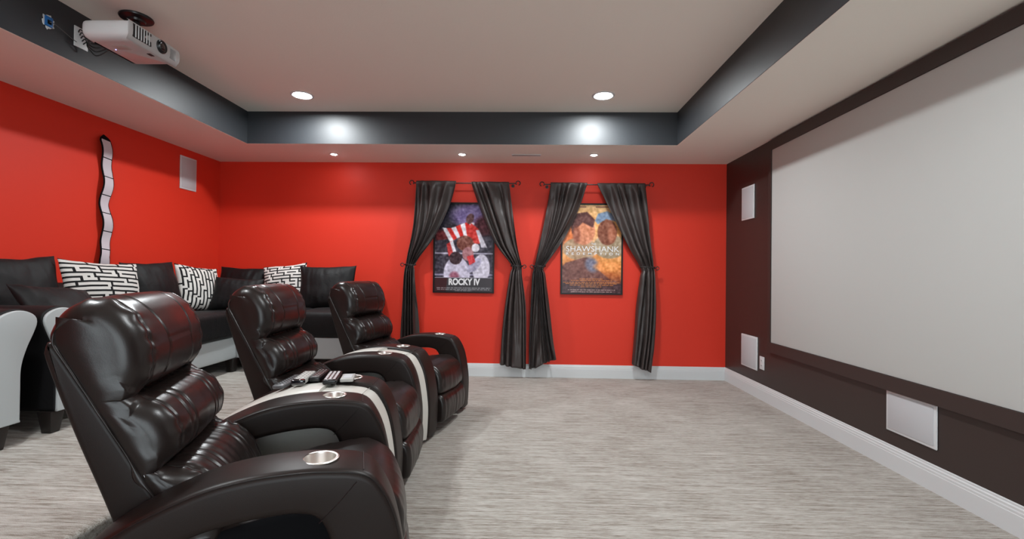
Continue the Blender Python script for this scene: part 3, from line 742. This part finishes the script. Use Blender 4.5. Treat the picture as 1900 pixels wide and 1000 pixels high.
for z1_, z0_ in zip(zc, zc[1:]):
    rings = []
    for z in np.linspace(z0_ + .004, z1_ - .004, 12):
        tl = (z - zc[0]) * 0; a, b, x = ye(z, fl_) + .011, ye(z, fr_) - .007, xw(z) + .0012
        rings.append(np.array([(x - .001, a - 3.87, z - 1.12 + .004), (x, a - 3.87, z - 1.12 + .004), (x, b - 3.87, z - 1.12 - .004), (x - .001, b - 3.87, z - 1.12 - .004)]))
    o = grid_mesh('picture_cell', rings, True, 'ngon', 'film', T); o.data.set_sharp_from_angle(angle=.7)
for z in (1.3, 2.1):
    bm = bmesh.new(); cyl(bm, (0, 0, z - 1.12), .006, .006, xw(z) - .004, 10, 'x'); obj('standoff', bm, 'dark', T)

# ------------------------------------------------------------------ posters
def blur(a, k):
    for _ in range(k):
        p = np.pad(a, ((1, 1), (1, 1), (0, 0)), 'edge')
        a = (p[1:-1, 1:-1] * 4 + p[:-2, 1:-1] + p[2:, 1:-1] + p[1:-1, :-2] + p[1:-1, 2:]) / 8
    return a
def poly_mask(X, Y, pts):
    ins = np.zeros(X.shape, bool); n = len(pts)
    for i in range(n):
        x0_, y0_ = pts[i]; x1_, y1_ = pts[(i + 1) % n]
        c = (y0_ > Y) != (y1_ > Y); xi = (x1_ - x0_) * (Y - y0_) / (y1_ - y0_ + 1e-12) + x0_
        ins ^= c & (X < xi)
    return ins
def srgb(c): c = np.array(c) / 255.; return np.where(c <= .04045, c / 12.92, ((c + .055) / 1.055) ** 2.4)
def art_print(which, W, H):
    h, wd = 225, 150; X, Y = np.meshgrid((np.arange(wd) + .5) / wd, (np.arange(h) + .5) / h)   # Y from top
    rnd = np.random.RandomState(3 + which)
    img = np.zeros((h, wd, 3))
    def ell(cx, cy, rx, ry, c, a=0, soft=0):
        dx, dy = X - cx, (Y - cy); ca, sa = math.cos(a), math.sin(a)
        q = ((dx * ca + dy * sa) / rx) ** 2 + ((-dx * sa + dy * ca) / ry) ** 2
        m_ = np.clip((1.0 - q) * (1.5 if soft else 12), 0, 1)[..., None]; img[:] = img * (1 - m_) + np.array(c, float) * m_
    def pol(pts, c): img[poly_mask(X, Y, pts)] = c
    if which == 0:       # dark stage, violet glow, red and white stripes, pale masses
        img[:] = (40, 36, 48)
        ell(.62, .13, .42, .16, (120, 105, 150), soft=1); ell(.88, .25, .25, .14, (75, 28, 38), soft=1); ell(.12, .38, .14, .10, (105, 35, 38), soft=1)
        pol([(0, .42), (1, .36), (1, 1), (0, 1)], (60, 56, 68)); pol([(0, .555), (1, .560), (1, .575), (0, .575)], (175, 170, 190)); pol([(0, .80), (1, .80), (1, .82), (0, .82)], (150, 145, 170))
        # striped cloth
        for i in range(7):
            a_ = i / 7; b_ = (i + 1) / 7
            top = lambda q: (.12 + .55 * q, .27 - .05 * q + .02 * math.sin(q * 6)); bot = lambda q: (.26 + .42 * q, .44 - .06 * math.sin(q * 3))
            pol([top(a_), top(b_), bot(b_), bot(a_)], (205, 45, 40) if i % 2 else (225, 222, 230))
        pol([(.62, .22), (.74, .28), (.84, .44), (.72, .46), (.58, .42), (.55, .3)], (190, 50, 45)); pol([(.70, .30), (.76, .30), (.90, .50), (.80, .5)], (215, 212, 225))
        ell(.60, .17, .075, .055, (90, 60, 62), a=-.5); ell(.52, .45, .15, .09, (120, 72, 62)); ell(.57, .57, .10, .08, (170, 120, 125))
        pol([(.20, .46), (.30, .42), (.36, .58), (.24, .60)], (190, 60, 60)); pol([(.26, .44), (.31, .42), (.38, .57), (.33, .59)], (222, 220, 230))
        ell(.38, .80, .23, .20, (198, 192, 212)); ell(.36, .62, .11, .075, (58, 40, 46)); ell(.80, .74, .15, .17, (205, 200, 216), a=.2)
        ell(.68, .70, .14, .06, (170, 165, 190), a=-.5); ell(.34, .83, .10, .07, (150, 90, 110), soft=1)
        pol([(.55, .60), (.66, .58), (.70, .66), (.60, .70)], (205, 60, 66)); ell(.70, .50, .07, .05, (225, 220, 230))
        img += blur(rnd.normal(0, 90, (h, wd, 1)), 14); img += rnd.normal(0, 10, (h, wd, 1)); img[:] = blur(img, 3)
        pol([(0, .845), (1, .845), (1, 1), (0, 1)], (62, 60, 64)); pol([(0, .845), (.22, .845), (.2, 1), (0, 1)], (60, 30, 34)); pol([(0, .84), (1, .84), (1, .846), (0, .846)], (170, 165, 180))
        rows = [(.958, .92, 210), (.974, .9, 190), (.988, .3, 180)]
    else:                # warm sky fading to orange and brown, two rounded forms, cream cloth, ridge below
        for k, (yy, c) in enumerate([]): pass
        st = np.array([0, .25, .45, .6, .75, .9, 1.]); cs = np.array([(235, 195, 140), (230, 165, 100), (225, 170, 120), (225, 150, 80), (190, 105, 50), (95, 50, 45), (60, 35, 40)], float)
        for c in range(3): img[..., c] = np.interp(Y + .05 * np.sin(X * 5), st, cs[:, c])
        ell(.12, .3, .2, .3, (225, 120, 60), soft=1)
        ell(.30, .50, .30, .13, (172, 140, 108)); ell(.80, .47, .28, .14, (165, 145, 118))
        ell(.36, .29, .20, .17, (205, 130, 95)); pol([(.14, .22), (.22, .10), (.42, .08), (.55, .17), (.52, .26), (.34, .20), (.24, .27), (.22, .36), (.16, .32)], (92, 52, 48))
        ell(.24, .34, .08, .12, (150, 85, 62), soft=1); ell(.76, .31, .17, .15, (125, 72, 52)); ell(.84, .33, .08, .12, (165, 100, 75), soft=1)
        pol([(.55, .18), (.60, .10), (.76, .07), (.90, .12), (.93, .19), (.74, .16), (.60, .22)], (120, 140, 165))
        pol([(.06, .66), (.36, .60), (.44, .60), (.62, .74), (.80, .84), (1, .88), (1, 1), (0, 1), (0, .7)], (110, 62, 52)); ell(.5, .68, .14, .10, (110, 108, 128), a=.3, soft=1)
        pol([(0, .86), (1, .9), (1, 1), (0, 1)], (70, 40, 44))
        ell(.80, .70, .30, .07, (235, 150, 80), soft=1)
        img += blur(rnd.normal(0, 80, (h, wd, 1)), 14); img += rnd.normal(0, 8, (h, wd, 1)); img[:] = blur(img, 4)
        rows = [(.838, .42, 0), (.857, .70, 0), (.876, .96, 0), (.893, .88, 0), (.910, .74, 0), (.928, .36, 0), (.962, .8, 1), (.985, .7, 2)]
    # rows of illegible fine print
    for yy, wid, c in rows:
        col = np.array((c, c, c + 5) if which == 0 else ((235, 140, 40) if c == 0 else (215, 190, 180)), float)
        r0 = int(yy * h); x = .5 - wid / 2
        while x < .5 + wid / 2:
            wl = rnd.uniform(.02, .07); m_ = (X[r0] > x) & (X[r0] < min(x + wl, .5 + wid / 2))
            for rr in range(r0, min(r0 + 2, h)): img[rr, m_] = img[rr, m_] * .45 + col * .55
            x += wl + .012
    if which == 1:
        for x0_, x1_ in ((.22, .40), (.56, .80)): img[int(.022 * h):int(.032 * h), int(x0_ * wd):int(x1_ * wd)] = (150, 100, 80)
    img = np.clip(img, 0, 255); lin = srgb(img)
    V = [((i / wd - .5) * W, 0, (.5 - j / h) * H) for j in range(h + 1) for i in range(wd + 1)]
    F = [[(j + 1) * (wd + 1) + i, (j + 1) * (wd + 1) + i + 1, j * (wd + 1) + i + 1, j * (wd + 1) + i] for j in range(h) for i in range(wd)]
    me = bpy.data.meshes.new('poster_print'); me.from_pydata(V, [], F)
    ca = me.color_attributes.new('print_ink', 'FLOAT_COLOR', 'CORNER')
    data = np.ones((h * wd, 4, 4)); data[:, :, :3] = lin.reshape(-1, 1, 3); ca.data.foreach_set('color', data.ravel())
    nm = 'print_ink_%d' % which; m = mat(nm, (1, 1, 1), .35, spec=.25, coat=.12); m.node_tree.nodes['Principled BSDF'].inputs['Coat Roughness'].default_value = .08
    at_ = N(m, 'ShaderNodeVertexColor'); at_.layer_name = 'print_ink'; L(m, at_.outputs[0], m.node_tree.nodes['Principled BSDF'].inputs['Base Color']); M[nm] = m
    return me, nm
M['frame_black'] = mat('frame_black', (.008, .006, .006), .35, spec=.25)
M['ink_white'] = mat('lettering_white', (.72, .72, .74), .4)
def letters(name, txt, W, H, loc, parent, bold=0., spacing=1.):
    cu = bpy.data.curves.new(name, 'FONT'); cu.body = txt; cu.size = 1; cu.align_x = 'CENTER'; cu.offset = bold; cu.space_character = spacing
    to = bpy.data.objects.new(name, cu); COL.objects.link(to); bpy.context.view_layer.update()
    dg = bpy.context.evaluated_depsgraph_get(); me = bpy.data.meshes.new_from_object(to.evaluated_get(dg)); bpy.data.objects.remove(to)
    co = np.array([v.co[:] for v in me.vertices]); mn, mx_ = co.min(0), co.max(0)
    for v in me.vertices:
        v.co = ((v.co.x - (mn[0] + mx_[0]) / 2) / (mx_[0] - mn[0]) * W, 0, (v.co.y - (mn[1] + mx_[1]) / 2) / (mx_[1] - mn[1]) * H)
    o = link(name, me, None, parent, False); me.materials.clear(); me.materials.append(M['ink_white']); o.location = loc
    return o
def poster(label, x, z, which):
    W, H = .70, 1.035
    T = thing('framed_poster', label, 'poster', (x, YB, z))
    bm = bmesh.new(); fw = .017
    for b in ((-W / 2, W / 2, -.026, 0, -H / 2, -H / 2 + fw), (-W / 2, W / 2, -.026, 0, H / 2 - fw, H / 2), (-W / 2, -W / 2 + fw, -.026, 0, -H / 2 + fw, H / 2 - fw), (W / 2 - fw, W / 2, -.026, 0, -H / 2 + fw, H / 2 - fw)): box(bm, *b)
    obj('frame', bm, 'frame_black', T)
    bm = bmesh.new(); box(bm, -W / 2 + .01, W / 2 - .01, -.012, -.001, -H / 2 + .01, H / 2 - .01); obj('backing_board', bm, 'dark', T)
    me, nm = art_print(which, W - 2 * fw + .002, H - 2 * fw + .002); o = link('poster_print', me, nm, T, False); o.location = (0, -.014, 0)
    if which == 0: letters('title_lettering', 'ROCKY IV', .36, .078, (.01, -.0155, -.39), T, bold=.045, spacing=1.0)
    else:
        letters('title_lettering', 'THE', .05, .02, (.02, -.0155, .055), T); letters('title_lettering', 'SHAWSHANK', .60, .062, (.01, -.0155, .0), T, bold=-.004)
        letters('title_lettering', 'REDEMPTION', .60, .028, (.01, -.0155, -.055), T, bold=.012, spacing=2.0)
    return T
poster('black framed dark poster with red and white stripes, titled ROCKY IV', -.697, 1.465, 0)
poster('black framed orange poster titled SHAWSHANK REDEMPTION', .760, 1.465, 1)

# ------------------------------------------------------------------ curtains, rods and holdbacks
YC = 5.30
def rod(label, xa, xb, z):
    xm = (xa + xb) / 2; T = thing('curtain_rod', label, 'curtain rod', (xm, YC, z))
    h = (xb - xa) / 2; bm = bmesh.new(); tube(bm, [(-h + .045, 0, 0), (0, 0, 0), (h - .045, 0, 0)], .0065, 12); obj('rod', bm, 'iron', T, smooth=True)
    for s in (-1, 1):
        pts = []
        for i in range(22):
            a = PI - 2 * PI * .86 * i / 21 if False else (-PI * .35 + 2 * PI * .88 * i / 21)
            pts.append((s * (h - .026 - .024 * math.cos(a)), 0, .004 + .024 * math.sin(a)))
        bm = bmesh.new(); tube(bm, [(s * (h - .06), 0, 0), (s * (h - .05), 0, -.004)] + [(p[0], p[1], p[2]) for p in pts][1:], .0055, 8); obj('finial', bm, 'iron', T, smooth=True)
        bm = bmesh.new(); x = s * (h - .085); tube(bm, [(x, 0, -.012), (x, .04, -.014), (x, .085, -.014)], .005, 8); cyl(bm, (x, YB - YC - .006, -.014), .018, .018, .006, 16, 'y'); box(bm, x - .004, x + .004, -.006, .006, -.016, .001)
        obj('bracket', bm, 'iron', T, autosm=.6)
rod('black iron curtain rod above the dark ROCKY IV poster', -1.315, -.058, 2.190)
rod('black iron curtain rod above the orange poster', .160, 1.435, 2.182)
def curtain(label, outer, inner, seed, hem=(0, 0)):
    """outer/inner edge polylines (x,z) from rod to hem"""
    zt = max(outer[0][1], inner[0][1]) + .012; K = 110; Nn_ = 100
    oz = [p[1] for p in outer][::-1]; ox = [p[0] for p in outer][::-1]; iz = [p[1] for p in inner][::-1]; ix = [p[0] for p in inner][::-1]
    oc = catmull(outer, 8); ic = catmull(inner, 8)
    V = []; F = []
    zo_end, zi_end = outer[-1][1], inner[-1][1]; ztie = 1.262
    rings = []
    for i in range(K + 1):
        tt = i / K
        row = []
        for j in range(Nn_ + 1):
            v = j / Nn_
            zend = zo_end + (zi_end - zo_end) * v
            zend += .015 * nz(seed, v * 3, 0, 1)
            z = zt - (zt - zend) * tt
            xo = np.interp(z, oc[::-1, 1], oc[::-1, 0]); xi = np.interp(z, ic[::-1, 1], ic[::-1, 0])
            wd_ = abs(xi - xo); x = xo + (xi - xo) * v
            kt = math.exp(-((z - ztie) / .07) ** 2)
            nf = 4.5
            # folds fan out of the tie: phase follows arc so they stay attached
            amp = (.030 if z > ztie else .036) * (1 - .5 * kt)
            warp = .28 * nz(seed + 3, v * 2.6, z * .55, 1) + .03 * nz(seed, v * 6, z * 2, 1)
            ph = 2 * PI * nf * (v + warp) + seed; amp *= 1 + .8 * nz(seed + 7, v * 3.1, z * .5, 1)
            s_ = math.sin(ph); y = -amp * (s_ * (1 - .25 * s_ * s_)) * min(1, .35 + (zt - z) * 6)
            y += -.006 * nz(x * 9, z * 9, seed, 1) - .004 * nz(x * 30, z * 12, seed, 1)
            y -= .018 * (1 - abs(2 * v - 1)) * (1 - kt)                # slight belly
            if z > zt - .05: y = y * .5 - (.009 if j % 2 else .008)
            bow = .04 * math.sin(PI * max(0, min(1, (z - ztie) / (zt - ztie)))) ; y -= bow * .3
            y += .012 * kt
            x += .006 * math.cos(ph) * (1 - kt)
            row.append((x, y, z))
        rings.append(np.array(row))
    xm = float(np.mean([p[0] for p in outer[:1] + inner[:1]]))
    for r in rings: r[:, 0] -= xm; r[:, 2] -= 1.2
    T = thing('curtain', label, 'curtain', (xm, YC - .008, 1.2))
    o = grid_mesh('curtain_panel', rings, False, None, 'curtain', T)
    md = o.modifiers.new('t', 'SOLIDIFY'); md.thickness = .0022; md.offset = 0
    # tie strap around the gathered part
    xo = np.interp(ztie, oc[::-1, 1], oc[::-1, 0]) - xm; xi = np.interp(ztie, ic[::-1, 1], ic[::-1, 0]) - xm; c = (xo + xi) / 2; hw = abs(xi - xo) / 2 + .008
    pts = [(c + hw * math.cos(a), -.002 + .036 * math.sin(a), ztie - 1.2 + .004 * math.sin(2 * a)) for a in np.linspace(0, 2 * PI, 28)[:-1]]
    bm = bmesh.new(); tube(bm, pts, .0065, 8, closed=True); obj('tie_strap', bm, 'iron', T, smooth=True)
    return T
L1o = [(-1.229, 2.197), (-1.241, 1.849), (-1.268, 1.617), (-1.345, 1.268), (-1.362, 1.152), (-1.385, 0.805), (-1.399, 0.458), (-1.404, 0.123)]
L1i = [(-0.787, 2.2), (-0.865, 1.921), (-1.023, 1.573), (-1.233, 1.27), (-1.232, 1.177), (-1.203, 0.807), (-1.183, 0.461), (-1.171, 0.115)]
R1i = [(-0.617, 2.189), (-0.493, 1.855), (-0.327, 1.51), (-0.151, 1.27), (-0.162, 1.166), (-0.215, 0.82), (-0.25, 0.475), (-0.27, 0.153)]
R1o = [(-0.185, 2.192), (-0.135, 1.858), (-0.085, 1.512), (-0.036, 1.271), (-0.028, 1.168), (0.015, 0.823), (0.026, 0.479), (0.03, 0.108)]
L2o = [(0.277, 2.187), (0.211, 1.73), (0.166, 1.493), (0.11, 1.256), (0.087, 1.138), (0.075, 0.783), (0.067, 0.43), (0.064, 0.105)]
L2i = [(0.689, 2.189), (0.597, 1.898), (0.448, 1.59), (0.223, 1.257), (0.229, 1.163), (0.28, 0.786), (0.324, 0.434), (0.361, 0.222)]
R2i = [(0.806, 2.183), (0.962, 1.854), (1.128, 1.526), (1.299, 1.25), (1.291, 1.152), (1.252, 0.799), (1.227, 0.447), (1.204, 0.189)]
R2o = [(1.328, 2.186), (1.359, 1.857), (1.397, 1.505), (1.439, 1.259), (1.447, 1.153), (1.457, 0.802), (1.446, 0.451), (1.41, 0.088)]
curtain('charcoal curtain left of the dark ROCKY IV poster, behind the farthest recliner', L1o, L1i, 1.3)
curtain('charcoal curtain tied back on the right of the dark ROCKY IV poster', R1o, R1i, 2.9)
curtain('charcoal curtain tied back on the left of the orange poster', L2o, L2i, 4.1)
curtain('charcoal curtain tied back on the right of the orange poster, nearest the brown wall', R2o, R2i, 5.7)
def holdback(label, x, z, s):
    T = thing('curtain_holdback', label, 'curtain holdback', (x, YB, z))
    bm = bmesh.new(); cyl(bm, (s * -.05, -.005, 0), .014, .014, .005, 14, 'y')
    tube(bm, [(s * -.05, -.004, 0), (s * -.05, -.03, 0), (s * -.045, -.07, .0), (s * -.03, -.10, 0), (s * -.008, -.10, -.002)] + [(s * (.010 - .018 * math.cos(a)), -.10, .018 * math.sin(a)) for a in np.linspace(.2, 5.6, 16)], .0048, 8)
    obj('hook', bm, 'iron', T, autosm=.8)
holdback('black scrolled hook holding back the leftmost curtain', -1.372, 1.262, -1)
holdback('black scrolled hook holding back the curtain right of the dark ROCKY IV poster', -.012, 1.256, 1)
holdback('black scrolled hook holding back the curtain left of the orange poster', .090, 1.256, -1)
holdback('black scrolled hook holding back the rightmost curtain', 1.468, 1.252, 1)

# ------------------------------------------------------------------ projector and cabling
T = thing('projector', 'white ceiling-mounted projector aimed at the screen', 'projector', (-2.40, 2.785, 2.485))
# body: rounded plan outline, tapered underside
plan = [(.150, -.172), (.150, .172), (.138, .187), (.06, .192), (-.10, .190), (-.135, .175), (-.147, .13), (-.150, 0), (-.147, -.13), (-.135, -.175), (-.10, -.190), (.06, -.192), (.138, -.187)]
pp = resample(catmull(plan, 6, True), 120); n2 = normals2d(pp); rings = []
for z, ins in ((-.002, .055), (.0, .045), (.006, .028), (.018, .010), (.034, .002), (.055, 0), (.080, .0005), (.095, .004), (.104, .012), (.108, .026), (.109, .04)):
    q = pp - n2 * ins; q[:, 0] = np.where(pp[:, 0] > .12, pp[:, 0] - ins * .35, q[:, 0]); rings.append(np.array([(a, b, z) for a, b in q]))
body = grid_mesh('casing', rings, True, 'ngon', 'proj', T); body.data.set_sharp_from_angle(angle=.9)
bm = bmesh.new(); box(bm, -.12, .06, -.14, .10, .10, .122); obj('top_cover', bm, 'proj', T, bevel=.012, seg=3)
bm = bmesh.new(); lathe(bm, (.138, .045, .060), [(.001, .02), (.020, .022), (.026, .026), (.030, .018), (.037, .022), (.040, .018), (.040, 0)], 40, 'x'); obj('lens_ring', bm, 'plastic_black', T, autosm=.6)
bm = bmesh.new(); lathe(bm, (.138, .045, .060), [(.0001, .027), (.01, .0262), (.02, .0235), (.024, .021)], 32, 'x'); obj('lens', bm, 'lens', T, autosm=1.5)
bm = bmesh.new(); box(bm, .140, .1512, -.165, -.030, .020, .098); v_ = obj('front_vent', bm, 'proj_dark', T, bevel=.004)
for i in range(6):
    y = -.150 + i * .0195; bm = bmesh.new(); box(bm, .146, .155, y, y + .006, .022, .096); obj('vent_slat', bm, 'proj', v_, bevel=.001, seg=1)
bm = bmesh.new(); box(bm, .138, .1515, .112, .168, .022, .090); obj('side_grille', bm, 'proj_grill', T, bevel=.008, seg=2)
bm = bmesh.new(); box(bm, .095, .118, .00, .035, -.0045, -.001); obj('foot_slot', bm, 'proj_dark', T, bevel=.001)
bm = bmesh.new(); box(bm, -.03, .05, -.10, -.05, -.0035, -.001); obj('indicator_panel', bm, 'box_grey', T, bevel=.001)
bm = bmesh.new(); lathe(bm, (-.05, -.05, -.003), [(.0001, -.002), (.003, -.001), (.003, 0.001)], 12); obj('indicator_light', bm, 'led', T)
bm = bmesh.new(); box(bm, .03, .07, -.1925, -.188, .06, .085); obj('side_badge', bm, 'proj', T, bevel=.001)
T = thing('projector_mount', 'black round ceiling mount holding the projector', 'mount', (-2.46, 2.89, ZT))
bm = bmesh.new(); lathe(bm, (0, 0, 0), [(.0001, 0), (.088, 0), (.091, -.006), (.088, -.013), (.078, -.016), (.05, -.020), (.045, -.032), (.03, -.036), (.0001, -.036)], 44); obj('ceiling_plate', bm, 'plastic_black', T, autosm=.6)
bm = bmesh.new(); cyl(bm, (0, 0, -.125), .022, .022, .10, 24); cyl(bm, (0, 0, -.150), .052, .045, .03, 32); obj('pole', bm, 'plastic_black', T, autosm=.6)
for a in (.4, 2.6, 4.2):
    bm = bmesh.new(); tube(bm, [(0, 0, -.145), (.07 * math.cos(a), .07 * math.sin(a), -.150), (.10 * math.cos(a), .10 * math.sin(a), -.156)], .006, 8); obj('mount_arm', bm, 'plastic_black', T, smooth=True)
T = thing('cable_wall_plate', 'white wall plate with black cables behind the projector', 'wall plate', (TXL, 2.846, 2.605))
bm = bmesh.new(); box(bm, 0, .006, -.045, .045, -.062, .062); obj('cover_plate', bm, 'white', T, bevel=.002)
rnd = random.Random(4)
for k in range(5):
    z = .03 - k * .015; pts = [(.006, -.02 + .008 * k, z), (.03, -.03 + .01 * k, z + .01), (.045, .0, z - .02), (.035, .03, z - .03), (.05, .06, z - .01 - .01 * k), (.10, .09, z + .0)]
    bm = bmesh.new(); tube(bm, [tuple(p) for p in catmull(pts, 6)], .0034, 8); obj('cable', bm, 'plastic_black', T, smooth=True)
T = thing('cable_bracket', 'blue low-voltage bracket in a ragged hole on the dark tray edge', 'bracket', (TXL, 2.646, 2.602))
bm = bmesh.new(); vs = []; vt = []
for i in range(26):
    a = 2 * PI * i / 26; r = 1 + .22 * math.sin(i * 2.7) * math.cos(i * 1.3); vs.append(bm.verts.new((0, .034 * r * math.cos(a), .040 * r * math.sin(a)))); vt.append(bm.verts.new((.003, .033 * r * math.cos(a), .039 * r * math.sin(a))))
for i in range(26): bm.faces.new([vs[i], vs[(i + 1) % 26], vt[(i + 1) % 26], vt[i]])
bm.faces.new(vt); bm.faces.new(vs[::-1]); obj('exposed_plaster', bm, 'white', T)
bm = bmesh.new(); box(bm, .001, .010, -.024, .022, -.028, .030); obj('bracket_box', bm, 'blue', T, bevel=.004)
bm = bmesh.new(); box(bm, .004, .0115, -.013, .012, -.016, .010); obj('bracket_opening', bm, 'dark', T, bevel=.003)
pts = catmull([(.010, .0, .0), (.022, .02, -.004), (.018, .08, -.018), (.012, .13, -.03), (.010, .165, -.035)], 8)
bm = bmesh.new(); tube(bm, [tuple(p) for p in pts], .0022, 8); obj('cable', bm, 'plastic_gray', T, smooth=True)
